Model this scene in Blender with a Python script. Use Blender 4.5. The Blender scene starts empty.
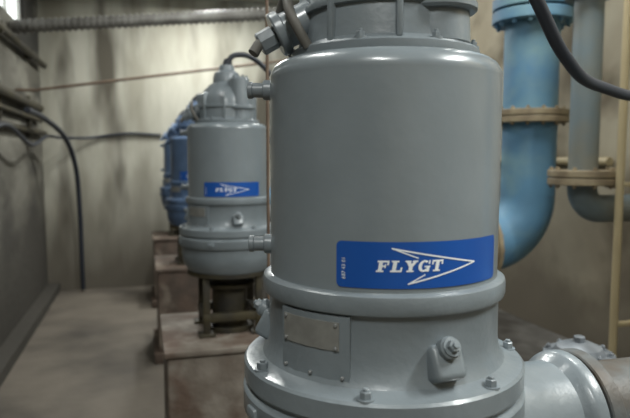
import bpy, bmesh, math, random
from mathutils import Vector, Matrix
random.seed(4)
S = bpy.context.scene
col = S.collection
S.view_settings.view_transform = 'Standard'

# ------------------------------------------------------------------ materials
def mat(name, c1, c2=None, rough=0.5, metal=0.0, scale=3.0, bump=0.0, bscale=40.0, lo=0.35, hi=0.65, detail=4,
        c3=None, s3=1.0, lo3=0.5, hi3=0.7, stretch=(1,1,1), coat=0.0, low=None, lowc=None):
    m = bpy.data.materials.new(name); m.use_nodes = True
    nt = m.node_tree; n = nt.nodes; l = nt.links
    b = n['Principled BSDF']
    b.inputs['Roughness'].default_value = rough
    b.inputs['Metallic'].default_value = metal
    b.inputs['Coat Weight'].default_value = coat
    b.inputs['Coat Roughness'].default_value = 0.15
    tc = n.new('ShaderNodeTexCoord'); mp = n.new('ShaderNodeMapping')
    mp.inputs['Scale'].default_value = stretch
    l.new(tc.outputs['Object'], mp.inputs['Vector'])
    def noise(sc, det=4):
        t = n.new('ShaderNodeTexNoise'); t.inputs['Scale'].default_value = sc; t.inputs['Detail'].default_value = det
        l.new(mp.outputs['Vector'], t.inputs['Vector']); return t
    def ramp(src, a, b_):
        r = n.new('ShaderNodeMapRange'); r.inputs['From Min'].default_value = a; r.inputs['From Max'].default_value = b_
        l.new(src, r.inputs['Value']); return r.outputs['Result']
    def mix(fac, a, b_):
        x = n.new('ShaderNodeMix'); x.data_type = 'RGBA'
        l.new(fac, x.inputs['Factor'])
        for s, v in ((x.inputs['A'], a), (x.inputs['B'], b_)):
            if isinstance(v, tuple): s.default_value = (*v, 1)
            else: l.new(v, s)
        return x.outputs['Result']
    if c2 is None: c2 = tuple(v * 0.9 for v in c1)
    c = mix(ramp(noise(scale, detail).outputs['Fac'], lo, hi), c1, c2)
    if c3: c = mix(ramp(noise(s3, 3).outputs['Fac'], lo3, hi3), c, c3)
    if low:   # damp / dirt rising from the bottom of a wall: object z between low[0] (dirty) and low[1] (clean)
        sx = n.new('ShaderNodeSeparateXYZ'); l.new(tc.outputs['Object'], sx.inputs[0])
        ad = n.new('ShaderNodeMath'); ad.operation = 'MULTIPLY_ADD'; ad.inputs[1].default_value = 2.2
        l.new(noise(0.9, 4).outputs['Fac'], ad.inputs[0]); l.new(sx.outputs['Z'], ad.inputs[2])
        c = mix(ramp(ad.outputs[0], low[1]+1.1, low[0]+1.1), c, lowc)
    l.new(c, b.inputs['Base Color'])
    if bump:
        bp = n.new('ShaderNodeBump'); bp.inputs['Strength'].default_value = bump; bp.inputs['Distance'].default_value = 0.02
        l.new(noise(bscale, 3).outputs['Fac'], bp.inputs['Height']); l.new(bp.outputs['Normal'], b.inputs['Normal'])
    return m

def emit(name, c, s):
    m = bpy.data.materials.new(name); m.use_nodes = True
    b = m.node_tree.nodes['Principled BSDF']
    b.inputs['Base Color'].default_value = (*c, 1)
    b.inputs['Emission Color'].default_value = (*c, 1); b.inputs['Emission Strength'].default_value = s
    return m

M_grey = mat('grey_paint', (0.195, 0.226, 0.245), (0.175, 0.204, 0.221), 0.30, 0, 5, 0.08, 14, coat=0.5)
M_greyC = mat('grey_cast_paint', (0.195, 0.226, 0.245), (0.165, 0.192, 0.209), 0.36, 0, 6, 0.07, 45, coat=0.3)
M_greyD = mat('grey_dirty_paint', (0.12, 0.135, 0.14), (0.08, 0.085, 0.085), 0.5, 0, 6, 0.1, 45, c3=(.07, .055, .04), s3=5, lo3=.5, hi3=.65)
M_bluep = mat('blue_pump_paint', (0.085, 0.14, 0.24), (0.065, 0.105, 0.18), 0.4, 0, 5, 0.1, 20, coat=0.2)
M_label = mat('label_blue', (0.012, 0.085, 0.36), (0.010, 0.075, 0.33), 0.3, 0, 5)
M_white = mat('label_white', (0.85, 0.88, 0.9), None, 0.4)
M_plate = mat('nameplate_steel', (0.30, 0.30, 0.28), (0.24, 0.24, 0.225), 0.4, 0.3, 30)
M_steel = mat('bolt_steel', (0.30, 0.31, 0.31), None, 0.35, 0.4)
M_black = mat('black_rubber', (0.02, 0.024, 0.034), None, 0.5)
M_dark = mat('dark_steel', (0.03, 0.027, 0.022), (0.06, 0.05, 0.025), 0.6, 0.2, 6)
M_blue = mat('pipe_blue_paint', (0.11, 0.255, 0.39), (0.085, 0.19, 0.30), 0.6, 0, 2.5, 0.1, 15, c3=(0.17, 0.29, 0.33), s3=2.9, lo3=.45, hi3=.7)
M_teal = mat('pipe_slate_paint', (0.12, 0.19, 0.235), (0.19, 0.19, 0.16), 0.55, 0, 2)
M_tan = mat('flange_tan_paint', (0.30, 0.245, 0.155), (0.19, 0.145, 0.09), 0.6, 0, 9)
M_beige = mat('conduit_beige', (0.44, 0.36, 0.21), None, 0.5)
M_rust = mat('rusty_pipe', (0.16, 0.11, 0.075), (0.10, 0.065, 0.045), 0.7, 0, 6)
M_silver = mat('galvanised', (0.24, 0.26, 0.28), (0.15, 0.165, 0.18), 0.4, 0.4, 12)
M_galv = mat('dull_conduit', (0.16, 0.155, 0.14), (0.09, 0.085, 0.075), 0.6, 0, 4)
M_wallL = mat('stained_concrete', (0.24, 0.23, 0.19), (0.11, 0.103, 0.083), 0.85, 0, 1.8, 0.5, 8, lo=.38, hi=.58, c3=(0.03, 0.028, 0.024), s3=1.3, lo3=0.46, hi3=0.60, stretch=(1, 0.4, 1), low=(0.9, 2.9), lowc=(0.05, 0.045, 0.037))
M_wallF = mat('end_plaster', (0.47, 0.455, 0.385), (0.29, 0.275, 0.22), 0.85, 0, 1.4, 0.15, 6, c3=(0.09, 0.08, 0.06), s3=1.0, lo3=0.51, hi3=0.68, stretch=(1.5, 1, 0.4), low=(-2.4, -0.5), lowc=(0.13, 0.115, 0.09))
M_wallR = mat('cream_plaster', (0.39, 0.35, 0.26), (0.28, 0.24, 0.17), 0.85, 0, 1.2, 0.15, 6, c3=(0.13, 0.105, 0.068), s3=1.5, lo3=0.50, hi3=0.68, low=(-1.8, -0.3), lowc=(0.13, 0.11, 0.08))
M_floor = mat('dirty_floor', (0.175, 0.152, 0.122), (0.115, 0.098, 0.078), 0.7, 0, 1.2, 0.25, 10, lo=.35, hi=.7, detail=6, c3=(0.06, 0.052, 0.043), s3=0.8, lo3=.45, hi3=.7)
M_ceil = mat('ceiling_concrete', (0.42, 0.41, 0.37), (0.33, 0.32, 0.28), 0.9, 0, 1.5)
M_ped = mat('brown_concrete', (0.115, 0.08, 0.06), (0.065, 0.048, 0.037), 0.8, 0, 4.5, 0.5, 12, c3=(0.20, 0.165, 0.13), s3=3.2, lo3=.55, hi3=.68)
M_pedg = mat('grey_brown_concrete', (0.21, 0.185, 0.155), (0.12, 0.098, 0.078), 0.8, 0, 4.5, 0.5, 12, c3=(0.10, 0.068, 0.05), s3=3.2, lo3=.48, hi3=.62)
M_plat = mat('platform_concrete', (0.17, 0.16, 0.145), (0.10, 0.092, 0.08), 0.8, 0, 2.5, 0.3, 12, c3=(0.045, 0.038, 0.03), s3=1.8, lo3=.47, hi3=.65)
M_tube = emit('tube_glow', (0.95, 1.0, 0.98), 6)
M_sky = emit('frosted_daylight', (0.95, 1.0, 1.0), 1.6)
M_frame = mat('window_paint', (0.5, 0.5, 0.47), None, 0.5)

# ------------------------------------------------------------------ builder
def basis(d):
    d = Vector(d).normalized()
    return d.to_track_quat('Z', 'Y').to_matrix().to_4x4()

class B:
    def __init__(s): s.bm = bmesh.new()
    def lathe(s, prof, M=None, seg=96):
        M = M or Matrix(); bm = s.bm; rings = []
        for r, z in prof:
            if r < 1e-5: rings.append([bm.verts.new(M @ Vector((0, 0, z)))])
            else: rings.append([bm.verts.new(M @ Vector((r*math.cos(2*math.pi*i/seg), r*math.sin(2*math.pi*i/seg), z))) for i in range(seg)])
        for a, b in zip(rings, rings[1:]):
            for i in range(seg):
                j = (i+1) % seg
                if len(a) == 1 and len(b) == 1: continue
                if len(a) == 1: bm.faces.new((a[0], b[i], b[j]))
                elif len(b) == 1: bm.faces.new((a[i], b[0], a[j]))
                else: bm.faces.new((a[i], b[i], b[j], a[j]))
    def cyl(s, p0, p1, r, seg=24, r2=None, bev=0.0):
        p0 = Vector(p0); p1 = Vector(p1); L = (p1-p0).length; r2 = r if r2 is None else r2
        M = Matrix.Translation(p0) @ basis(p1-p0)
        if bev: pr = [(0, 0), (r-bev, 0), (r, bev), (r2, L-bev), (r2-bev, L), (0, L)]
        else: pr = [(0, 0), (r, 0), (r2, L), (0, L)]
        s.lathe(pr, M, seg)
    def bolt(s, p, d, r=0.014, h=0.014):
        p = Vector(p); d = Vector(d).normalized()
        s.cyl(p - d*0.004, p + d*0.004, r*1.45, 20)
        s.cyl(p + d*0.003, p + d*(0.004+h), r, 6, bev=r*0.12)
        s.cyl(p + d*0.004, p + d*(0.010+h), r*0.5, 12, bev=0.001)
    def box(s, size, M=None, bev=0.0, seg=2):
        t = bmesh.new(); bmesh.ops.create_cube(t, size=1.0)
        bmesh.ops.scale(t, vec=size, verts=t.verts)
        if bev: bmesh.ops.bevel(t, geom=list(t.edges), offset=bev, segments=seg, affect='EDGES', profile=0.5)
        if M is not None: bmesh.ops.transform(t, matrix=M, verts=t.verts)
        me = bpy.data.meshes.new('t'); t.to_mesh(me); t.free(); s.bm.from_mesh(me); bpy.data.meshes.remove(me)
    def cbox(s, r0, r1, a0, a1, z0, z1, n=12):
        a0 = math.radians(a0); a1 = math.radians(a1); st = []
        for i in range(n+1):
            a = a0+(a1-a0)*i/n; q = []
            for r, z in ((r0, z0), (r1, z0), (r1, z1), (r0, z1)):
                q.append(s.bm.verts.new((r*math.sin(a), -r*math.cos(a), z)))
            st.append(q)
        for x, y in zip(st, st[1:]):
            for k in range(4): s.bm.faces.new((x[k], y[k], y[(k+1) % 4], x[(k+1) % 4]))
        s.bm.faces.new(st[0]); s.bm.faces.new(st[-1][::-1])
    def tube(s, pts, r, seg=20, sm=8, cap=True):
        pts = [Vector(p) for p in pts]
        if sm > 1 and len(pts) > 2:
            out = []
            for i in range(len(pts)-1):
                p0 = pts[max(i-1, 0)]; p1 = pts[i]; p2 = pts[i+1]; p3 = pts[min(i+2, len(pts)-1)]
                for k in range(sm):
                    t = k/sm
                    out.append(0.5*((2*p1)+(p2-p0)*t+(2*p0-5*p1+4*p2-p3)*t*t+(3*p1-p0-3*p2+p3)*t**3))
            out.append(pts[-1]); pts = out
        rings = []; up = None
        for i, p in enumerate(pts):
            d = (pts[min(i+1, len(pts)-1)]-pts[max(i-1, 0)]).normalized()
            if up is None: up = Vector((0, 0, 1)) if abs(d.z) < 0.9 else Vector((1, 0, 0))
            x = d.cross(up).normalized(); up = x.cross(d).normalized()
            rings.append([s.bm.verts.new(p + x*r*math.cos(2*math.pi*k/seg)+up*r*math.sin(2*math.pi*k/seg)) for k in range(seg)])
        for a, b in zip(rings, rings[1:]):
            for k in range(seg): s.bm.faces.new((a[k], a[(k+1) % seg], b[(k+1) % seg], b[k]))
        if cap:
            s.bm.faces.new(rings[0]); s.bm.faces.new(rings[-1])
    def done(s, name, m, parent=None, loc=None, ang=32):
        bm = s.bm
        bmesh.ops.recalc_face_normals(bm, faces=bm.faces)
        for f in bm.faces: f.smooth = True
        for e in bm.edges:
            if len(e.link_faces) == 2 and e.calc_face_angle(0) > math.radians(ang): e.smooth = False
        me = bpy.data.meshes.new(name); bm.to_mesh(me); bm.free(); me.materials.append(m)
        o = bpy.data.objects.new(name, me); col.objects.link(o)
        if parent: o.parent = parent
        if loc: o.location = loc
        return o

def empty(name, loc):
    e = bpy.data.objects.new(name, None); e.location = loc; e.empty_display_size = 0.2; col.objects.link(e); return e

# ------------------------------------------------------------------ decal wrapping
RB = 0.293
def wrapquads(quads, r, name, m, parent, z0=1.3):
    bm = bmesh.new()
    for q in quads:
        ul = max(p[0] for p in q)-min(p[0] for p in q)
        nu, nv = max(2, int(ul/0.006)+1), 2; g = []
        for j in range(nv+1):
            row = []
            for i in range(nu+1):
                a = i/nu; b = j/nv
                u = (1-b)*((1-a)*q[0][0]+a*q[1][0])+b*((1-a)*q[3][0]+a*q[2][0])
                v = (1-b)*((1-a)*q[0][1]+a*q[1][1])+b*((1-a)*q[3][1]+a*q[2][1])
                row.append(bm.verts.new((r*math.sin(u/RB), -r*math.cos(u/RB), v+z0)))
            g.append(row)
        for j in range(nv):
            for i in range(nu): bm.faces.new((g[j][i], g[j][i+1], g[j+1][i+1], g[j+1][i]))
    for f in bm.faces:
        c = f.calc_center_median(); f.normal_update()
        if f.normal.dot(Vector((c.x, c.y, 0))) < 0: f.normal_flip()
        f.smooth = True
    me = bpy.data.meshes.new(name); bm.to_mesh(me); bm.free(); me.materials.append(m)
    o = bpy.data.objects.new(name, me); col.objects.link(o); o.parent = parent; return o

def rq(x0, x1, y0, y1): return [(x0, y0), (x1, y0), (x1, y1), (x0, y1)]
LET = {
 'F': [rq(.16, .46, 0, 1), rq(.03, .60, 0, .15), rq(.03, .93, .84, 1), rq(.79, .93, .60, .86), rq(.44, .66, .44, .58), rq(.62, .73, .34, .69)],
 'L': [rq(.16, .46, 0, 1), rq(.03, .93, 0, .16), rq(.79, .93, .14, .42), rq(.03, .60, .86, 1)],
 'Y': [[(.36, .42), (.64, .50), (.40, .92), (.08, .92)], [(.38, .50), (.64, .42), (.94, .92), (.66, .92)], rq(.35, .65, 0, .5), rq(0, .46, .86, 1), rq(.57, 1.0, .86, 1), rq(.22, .78, 0, .14)],
 'G': [rq(.52, 1.0, .38, .51), rq(.68, .94, 0, .45), rq(.81, .94, .66, 1.0)],
 'T': [rq(.35, .65, 0, 1), rq(.03, .97, .84, 1), rq(.03, .16, .60, .86), rq(.84, .97, .60, .86), rq(.20, .80, 0, .14)],
}
for k in range(12):
    a0 = math.radians(48+k*(270/12)); a1 = math.radians(48+(k+1)*(270/12))
    f = lambda a, rx, ry: (.48+rx*math.cos(a), .5+ry*math.sin(a))
    LET['G'].append([f(a0, .46, .52), f(a1, .46, .52), f(a1, .19, .35), f(a0, .19, .35)])

def make_label(parent):
    R = RB; u0, u1 = math.radians(-42)*R, math.radians(41)*R
    v0, v1 = -0.286, -0.184; cr = 0.012
    quads = []; xs = [u0+cr*(1-math.cos(math.pi/2*i/6)) for i in range(7)]
    mid = [u0+cr+(u1-u0-2*cr)*i/10 for i in range(1, 10)]
    xs = xs+mid+[u0+u1-x for x in xs[::-1]]
    def ins(x):
        d = min(x-u0, u1-x)
        return 0 if d >= cr else cr-math.sqrt(max(0, cr*cr-(cr-d)**2))
    for a, b in zip(xs, xs[1:]): quads.append([(a, v0+ins(a)), (b, v0+ins(b)), (b, v1-ins(b)), (a, v1-ins(a))])
    wrapquads(quads, RB+.0016, 'label', M_label, parent)
    q = []
    tx = math.radians(-25)*R
    for i, ch in enumerate('FLYGT'):
        for s in LET[ch]:
            q.append([(tx+(i*1.07+x+0.16*y)*0.0280, -0.249+y*0.025) for x, y in s])
    def line(p, p2, w=0.0036):
        d = Vector((p2[0]-p[0], p2[1]-p[1])); n = Vector((-d.y, d.x)).normalized()*w/2; e = d.normalized()*w*0.4
        q.append([(p[0]-e.x-n.x, p[1]-e.y-n.y), (p2[0]+e.x-n.x, p2[1]+e.y-n.y), (p2[0]+e.x+n.x, p2[1]+e.y+n.y), (p[0]-e.x+n.x, p[1]-e.y+n.y)])
    A = lambda deg, v: (math.radians(deg)*R, v)
    up, tip, dn = A(-18, -.198), A(22, -.236), A(-11, -.275)
    line(up, tip, .0035); line(dn, tip, .0035)
    line(up, A(-7, -.219), .0027); line(dn, A(-4, -.256), .0027)
    wrapquads(q, RB+.0024, 'label_lettering', M_white, parent)
    cu = bpy.data.curves.new('t', 'FONT'); cu.body = '687 43 01'; cu.size = 0.012
    to = bpy.data.objects.new('t', cu); col.objects.link(to)
    bpy.context.view_layer.update()
    me = bpy.data.meshes.new_from_object(to.evaluated_get(bpy.context.evaluated_depsgraph_get()))
    bpy.data.objects.remove(to)
    for v in me.vertices:
        x, y = v.co.x, v.co.y
        u = u0+0.021-y; w = -0.268+x
        v.co = ((RB+.0025)*math.sin(u/R), -(RB+.0025)*math.cos(u/R), w+1.3)
    me.materials.clear(); me.materials.append(M_white)
    o = bpy.data.objects.new('label_code', me); col.objects.link(o); o.parent = parent

# ------------------------------------------------------------------ pump
def pump(y, paint, cast, lab=True):
    Z = 1.3
    P = empty('submersible_pump', (0.598, y, 1.1))
    def pol(r, deg, z): a = math.radians(deg); return Vector((r*math.sin(a), -r*math.cos(a), z+Z))
    def pd(deg, dz=0): a = math.radians(deg); return Vector((math.sin(a), -math.cos(a), dz))
    b = B()
    b.lathe([(r, z+Z) for r, z in [(0, .236), (.25, .236), (.266, .233), (.281, .223), (.2905, .207), (.2935, .198), (.293, .19), (.293, .18), (.2925, -.29), (.2935, -.302)]], seg=128)
    b.done('motor_jacket', paint, P)
    b = B()
    b.lathe([(r, z+Z) for r, z in [(.285, -.296), (.304, -.298), (.311, -.303), (.313, -.311), (.313, -.336), (.310, -.344), (.299, -.348), (.297, -.354),
        (.297, -.45), (.302, -.485), (.315, -.505), (.335, -.514), (.358, -.517), (.364, -.523), (.364, -.566), (.360, -.572), (.353, -.575), (.353, -.584),
        (.362, -.587), (.367, -.593), (.367, -.645), (.362, -.655), (.348, -.66), (.347, -.72), (.335, -.79), (.295, -.85), (.21, -.885), (.15, -.90), (.0, -.90)]], seg=128)
    b.cbox(.29, .309, -71, -35, -.498+Z, -.351+Z, 4)
    for dg in (5, 125, -115):
        M = Matrix.Translation(pol(.300, dg, -.455)) @ Matrix.Rotation(math.radians(dg), 4, 'Z') @ Matrix.Rotation(math.radians(-28), 4, 'X')
        b.box((.078, .06, .08), M, .014, 3)
        b.cyl(pol(.295, dg, -.43), pol(.330, dg, -.410), .025, 24, bev=.004)
        b.bolt(pol(.330, dg, -.410), pd(dg, .6), .0145, .012)
    for k in range(7):
        dg = -79+k*360/7
        b.bolt(pol(.341, dg, -.517), (0, 0, 1), .0135, .016)
        b.box((.05, .03, .03), Matrix.Translation(pol(.360, dg, -.62)) @ Matrix.Rotation(math.radians(dg), 4, 'Z'), .006)
    c = -.765+Z
    b.lathe([(.19, .20), (.18, .36), (.168, .42), (.160, .47), (.160, .535), (.172, .55), (.182, .56), (.186, .57), (.186, .595), (.178, .60), (.0, .60)],
            Matrix.Translation((0, 0, c)) @ Matrix.Rotation(math.pi/2, 4, 'Y'), 64)
    b.done('seal_housing_and_volute', cast, P)
    b = B()
    for z in (.170, -.232):
        b.cyl(pol(.28, -108, z), pol(.312, -108, z), .026, 24, bev=.003)
        b.cyl(pol(.305, -108, z), pol(.345, -108, z), .019, 24, bev=.003)
        b.cyl(pol(.338, -108, z), pol(.352, -108, z), .022, 24, bev=.002)
    b.done('jacket_stubs', cast, P)
    b = B()
    b.lathe([(r, z+Z-.026) for r, z in [(0, .26), (.236, .26), (.238, .265), (.238, .282), (.233, .287), (.214, .290), (.204, .30), (.201, .325), (.198, .43), (.19, .46), (.17, .50),
        (.125, .545), (.10, .56), (.098, .60), (.09, .63), (.06, .65), (.05, .69), (.0, .69)]], seg=96)
    b.lathe([(r, z+Z) for r, z in [(.195, .345), (.209, .348), (.211, .356), (.209, .364), (.195, .367)]], seg=96)
    for k in range(8):
        dg = -58+k*45
        b.box((.016, .09, .19), Matrix.Translation(pol(.172, dg, .36)) @ Matrix.Rotation(math.radians(dg), 4, 'Z'), .005)
        b.bolt(pol(.222, dg+22, .261), (0, 0, 1), .010, .011)
    b.cyl(pol(.15, 30, .255), pol(.15, 30, .56), .085, 32, r2=.07, bev=.01)
    b.cyl(pol(.15, 30, .335), pol(.15, 30, .36), .10, 32, bev=.006)
    for k in range(5):
        a = k*2*math.pi/5
        b.bolt(pol(.15, 30, .56)+Vector((.05*math.cos(a), .05*math.sin(a), 0)), (0, 0, 1), .009, .01)
    b.cyl(pol(.18, -100, .352), pol(.265, -100, .307), .045, 28, bev=.006)
    b.cyl(pol(.255, -100, .312), pol(.278, -100, .300), .056, 28, bev=.004)
    b.cyl(pol(.278, -100, .300), pol(.318, -100, .277), .030, 8, bev=.004)
    b.done('top_cover', cast, P)
    b = B()
    a0 = pol(.232, -112, .255); a1 = pol(.232, -72, .255)
    b.tube([a0, pol(.27, -108, .33), pol(.255, -92, .39), pol(.27, -76, .33), a1], .012, 16)
    b.tube([pol(.23, -100, .302), pol(.305, -98, .287), pol(.335, -96, .252)], .014, 14)
    b.done('lifting_bail', M_galv if paint is M_grey else cast, P)
    b = B(); b.cbox(.308, .3115, -69, -39.5, -.428+Z, -.364+Z, 4); b.done('nameplate', M_plate, P)
    b = B()
    for dg, z in ((-67.5, -.370), (-41, -.370), (-67.5, -.422), (-41, -.422), (-68, -.487), (-38, -.487), (-53, -.487)):
        b.cyl(pol(.306, dg, z), pol(.3155, dg, z), .0042, 12, bev=.001)
    b.done('rivets', M_steel, P)
    b = B()
    for k in range(4):
        a = math.radians(45+90*k); x, yy = .27*math.cos(a), .27*math.sin(a)
        b.box((.05, .05, .42), Matrix.Translation((x, yy, .23)), .004)
        b.box((.12, .12, .02), Matrix.Translation((x, yy, .012)), .003)
    for sx in (-1, 1):
        b.box((.05, .44, .06), Matrix.Translation((.19*sx, 0, .13)), .004)
        b.box((.44, .05, .06), Matrix.Translation((0, .19*sx, .13)), .004)
    b.lathe([(.31, .43), (.31, .46), (.24, .46), (.24, .43), (.31, .43)], seg=64)
    b.cyl((0, 0, .0), (0, 0, .41), .13, 40)
    b.cyl((0, 0, .33), (0, 0, .36), .19, 40, bev=.004)
    b.cyl((0, 0, .004), (0, 0, .04), .19, 40, bev=.004)
    b.done('support_stand', M_dark, P)
    if lab: make_label(P)
    b = B()
    b.tube([(0, 0, .664+Z), (.06, .0, .74+Z), (.22, .03, .72+Z), (.47, .08, .50+Z), (.68, .17, .31+Z), (.98, .35, .245+Z), (1.6, .6, .25+Z), (3.38, 1.1, .45+Z)], .02, 14)
    b.cyl((0, 0, .664+Z), (0.015, 0, .70+Z), .032, 20)
    b.done('power_cable', M_black, None, (0.598, y, 1.1))
    return P

YS = [1.461, 4.5, 7.54, 10.2]
for i, y in enumerate(YS):
    pump(y, M_grey if i < 2 else M_bluep, M_greyC if i < 2 else M_bluep, i < 3)

for i, y in enumerate(YS):
    b = B()
    b.box((.98, 1.0, 1.06), Matrix.Translation((0, 0, .53)), .02)
    b.box((1.02, 1.04, .04), Matrix.Translation((0, 0, 1.08)), .008)
    b.box((1.08, 1.10, .12), Matrix.Translation((0, 0, .06)), .01)
    b.done('pump_pedestal', M_pedg if i < 2 else M_ped, None, (.603, y, 0))

def flange(b, p, d, r, t=.04, n=12):
    p = Vector(p); d = Vector(d).normalized()
    for s in (-1, 1):
        b.cyl(p+d*s*.004, p+d*s*(t+.004), r, 56, bev=.004)
    Mx = basis(d)
    for k in range(n):
        a = 2*math.pi*k/n; o = (Mx @ Vector((math.cos(a), math.sin(a), 0)))*(r*.88)
        b.bolt(p+o+d*(t+.004), d, .016, .016); b.bolt(p+o-d*(t+.004), -d, .016, .016)

for i, y in enumerate(YS):
    L = empty('discharge_pipeline', (3.19, y, 1.1+.535))
    b = B()
    b.cyl((-1.2, 0, 0), (-.42, 0, 0), .225, 56)
    pts = [(-.42+.42*math.sin(a), 0, .42-.42*math.cos(a)) for a in [math.pi/2*k/16 for k in range(17)]]
    b.tube(pts, .225, 56, 1)
    b.cyl((0, 0, .42), (0, 0, 3.52), .225, 56)
    b.cyl((0, 0, 1.88), (0, 0, 1.97), .33, 56, bev=.006)
    b.cyl((0, 0, 1.99), (0, 0, 2.08), .33, 56, bev=.006)
    for k in range(14):
        a = 2*math.pi*k/14; b.bolt((.29*math.cos(a), .29*math.sin(a), 1.88), (0, 0, -1), .02, .025)
    b.done('pipe_run', M_blue, L)
    b = B()
    b.cyl((-1.985, 0, 0), (-1.94, 0, 0), .186, 48, bev=.004)
    b.cyl((-1.95, 0, 0), (-1.6, 0, 0), .14, 48)
    b.cyl((-1.6, 0, 0), (-1.2, 0, 0), .14, 48, r2=.225)
    b.done('reducer', M_greyD, L)
    b = B()
    flange(b, (0, 0, 1.10), (0, 0, 1), .315, .05, 14)
    flange(b, (-.46, 0, 0), (1, 0, 0), .315, .04, 14)
    b.done('pipe_flanges', M_tan, L)
    b = B()
    b.box((.12, .35, .60), Matrix.Translation((-.75, 0, -.72)), .01)
    b.box((.2, .5, .03), Matrix.Translation((-.75, 0, -1.018)), .005)
    b.done('pipe_saddle', M_dark, L)

L = empty('service_riser_pipe', (3.17, 3.80, .6))
b = B(); b.cyl((0, 0, 1.62), (0, 0, 4.62), .105, 40); b.cyl((0, 0, 2.95), (0, 0, 3.03), .17, 40, bev=.004)
pts = [(.16-.16*math.cos(a), 0, 1.56-.16*math.sin(a)) for a in [math.pi/2*k/10 for k in range(11)]]
b.tube([(0, 0, 1.64)]+pts+[(.82, 0, 1.40)], .105, 40, 1)
b.done('riser', M_teal, L)
b = B(); flange(b, (0, 0, 1.64), (0, 0, 1), .25, .05, 10); b.done('riser_flange', M_tan, L)
b = B(); b.cyl((0, 0, 0), (0, 0, 3.2), .028, 20); b.cyl((0,0,0),(0,0,.03),.05,20)
for z in (.6, 1.6, 2.9): b.box((.70, .05, .03), Matrix.Translation((.35, 0, z)), .004)
b.box((.05, .05, 3.0), Matrix.Translation((.70, 0, 1.5)), .004)
b.done('conduit_post', M_beige, None, (3.20, 3.46, .6))
b = B(); b.cyl((3.95, 4.4, 2.35), (3.95, 11, 2.35), .04, 20)
for y in (5.2, 8): b.box((.06, .05, .14), Matrix.Translation((3.96, y, 2.35)), .004)
b.done('horizontal_service_pipe', M_beige)

# bolted hydrant-style valve standing on the platform
V = empty('check_valve', (2.02, 2.4, .6))
b = B()
b.cyl((0, 0, 0), (0, 0, .04), .16, 40, bev=.004); b.cyl((0, 0, .04), (0, 0, .50), .09, 32)
b.lathe([(.09, .45), (.14, .52), (.155, .60), (.15, .70), (.13, .76), (.13, .78)], seg=48)
b.cyl((0, 0, .78), (0, 0, .81), .165, 48, bev=.004); b.cyl((0, 0, .815), (0, 0, .845), .165, 48, bev=.004)
b.lathe([(.12, .845), (.105, .875), (.06, .895), (0, .90)], seg=48)
b.cyl((0, 0, .88), (0, 0, .925), .028, 6, bev=.003)
for k in range(8):
    a = 2*math.pi*k/8; b.bolt((.14*math.cos(a), .14*math.sin(a), .845), (0, 0, 1), .013, .015)
b.done('valve_body', M_silver, V)

# ------------------------------------------------------------------ room shell
def slab(name, lo, hi, m):
    b = B(); c = [(a+d)/2 for a, d in zip(lo, hi)]
    b.box(tuple(d-a for a, d in zip(lo, hi)), None); return b.done(name, m, None, c)
X0, X1, Y0, Y1, H = -1.7, 4.0, -3.5, 11.4, 5.25
slab('floor', (X0-.2, Y0-.2, -.2), (X1+.2, Y1+.2, 0), M_floor)
slab('ceiling', (X0-.2, Y0-.2, H), (X1+.2, Y1+.2, H+.2), M_ceil)
slab('wall_right', (X1, Y0-.2, 0), (X1+.2, Y1+.2, H), M_wallR)
slab('wall_far', (X0, Y1, 0), (X1, Y1+.2, H), M_wallF)
slab('wall_near', (X0, Y0-.2, 0), (X1, Y0, H), M_wallR)
W = empty('wall_left', (X0-.1, 4, 0))
def lw(n, y0, y1, z0, z1):
    b = B(); b.box((.2, y1-y0, z1-z0), Matrix.Translation((0, (y0+y1)/2-4, (z0+z1)/2))); b.done(n, M_wallL, W)
lw('lower', Y0-.2, Y1+.2, 0, 4.3); lw('upper', Y0-.2, Y1+.2, 5.0, H); lw('side_a', Y0-.2, 4.5, 4.3, 5.0); lw('side_b', 10.2, Y1+.2, 4.3, 5.0)
Wn = empty('window_1', (X0-.12, 7.35, 4.65))
b = B(); b.box((.02, 5.7, .7)); b.done('pane', M_sky, Wn)
b = B()
for k in range(7): b.box((.06, .05, .7), Matrix.Translation((.03, -2.82+k*.94, 0)), .005)
for z in (-.32, .32): b.box((.06, 5.7, .05), Matrix.Translation((.03, 0, z)), .005)
b.done('frame', M_frame, Wn)
slab('concrete_platform', (1.75, Y0+.01, 0), (3.99, Y1-.01, .6), M_plat)
slab('trim_1', (-1.7, Y0, 0), (-1.5, Y1, .14), M_wallL)

# left wall services
b = B(); b.cyl((-1.60, -3, 3.20), (-1.60, 10.6, 3.16), .065, 20)
b.cyl((-1.64, -3, 3.02), (-1.64, 10.9, 2.98), .035, 16)
b.cyl((-1.63, -3, 2.80), (-1.63, 11.2, 2.78), .045, 16)
for y in range(-2, 11, 2): b.box((.06, .05, .6), Matrix.Translation((-1.665, y, 3.0)), .004)
b.done('service_pipe_rack', M_dark)
b = B(); b.cyl((-1.6, -3, 3.92), (-1.6, 11.2, 3.92), .05, 20)
for y in range(-2, 11, 2): b.box((.12, .05, .14), Matrix.Translation((-1.63, y, 3.92)), .004)
b.done('drain_pipe', M_dark)
b = B()
b.tube([(-1.45, 8.6, 3.00), (-1.40, 9.6, 2.95), (-1.22, 10.4, 2.7), (-1.12, 10.9, 2.2), (-1.10, 11.1, 1.4), (-1.10, 11.15, .5), (-1.10, 11.2, .04)], .04, 14)
b.tube([(-1.45, 5, 2.92), (-1.48, 6.2, 2.62), (-1.48, 7.5, 2.75), (-1.45, 8.8, 2.55), (-1.42, 10, 2.7), (-1.3, 10.8, 2.7), (-.9, 11.3, 2.72), (-.3, 11.35, 2.80), (0.3, 11.36, 2.78)], .025, 14)
b.done('hanging_hoses', M_black)
b = B()
p0 = Vector((-1.67, 9.0, 4.12)); p1 = Vector((3.98, 8.6, 4.66)); n = 70
b.cyl(p0, p1, .075, 28)
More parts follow.
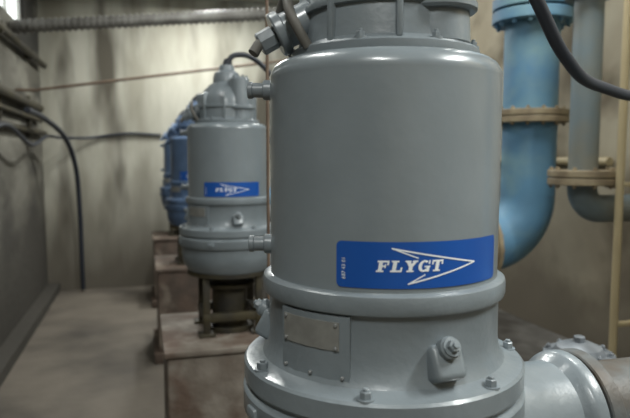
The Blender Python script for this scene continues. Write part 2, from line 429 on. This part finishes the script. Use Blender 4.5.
for k in range(1, n): 
    q = p0.lerp(p1, k/n); d = (p1-p0).normalized(); b.cyl(q-d*.016, q+d*.016, .095, 24)
b.done('flexible_duct', M_galv)
b = B(); b.cyl((-1.40, 9.2, 3.32), (3.98, 8.9, 4.12), .02, 16); b.cyl((-1.4, 9.2, 3.31), (-1.69, 9.2, 3.31), .02, 16)
b.done('crossing_pipe', M_rust)
b = B(); b.cyl((.592, 2.95, 0), (.592, 2.95, 5.24), .008, 14); b.box((.08, .08, .012), Matrix.Translation((.592, 2.95, .006))); 
b.done('vertical_copper_pipe', M_rust)

# ------------------------------------------------------------------ lamps
def lamp(x, y, pw):
    E = empty('ceiling_lamp', (x, y, H-.02))
    b = B(); b.box((.28, 1.4, .08), Matrix.Translation((0, 0, -.04)), .01); b.done('fixture', M_frame, E)
    b = B()
    for s in (-1, 1): b.cyl((.07*s, -.62, -.11), (.07*s, .62, -.11), .018, 16)
    b.done('tubes', M_tube, E)
    l = bpy.data.lights.new('lamp_light', 'AREA'); l.shape = 'RECTANGLE'; l.size = .26; l.size_y = 1.3; l.energy = pw; l.color = (.98, 1, .97)
    o = bpy.data.objects.new('lamp_light', l); col.objects.link(o); o.parent = E; o.location = (0, 0, -.14)
for x, y, p in [(-.6, -1.2, 115), (3.0, .2, 215), (-.5, 2.8, 30), (2.6, 3.2, 75), (.6, 7.2, 95), (2.6, 7.0, 55), (1.0, 9.8, 150)]:
    lamp(x, y, p)
w = bpy.data.worlds.new('World'); S.world = w; w.use_nodes = True
w.node_tree.nodes['Background'].inputs[0].default_value = (.75, .85, 1, 1); w.node_tree.nodes['Background'].inputs[1].default_value = .6

# ------------------------------------------------------------------ camera
cd = bpy.data.cameras.new('Camera'); cam = bpy.data.objects.new('Camera', cd); col.objects.link(cam)
cd.sensor_width = 36; cd.lens = 600/630*36; cd.clip_start = .05
yaw = math.atan(170/600); pitch = math.atan(53/600)
cam.location = (0, 0, 2.4)
cam.rotation_euler = (math.pi/2-pitch, 0, -yaw)
cd.dof.use_dof = True; cd.dof.focus_distance = 1.7; cd.dof.aperture_fstop = 2.6
S.camera = cam
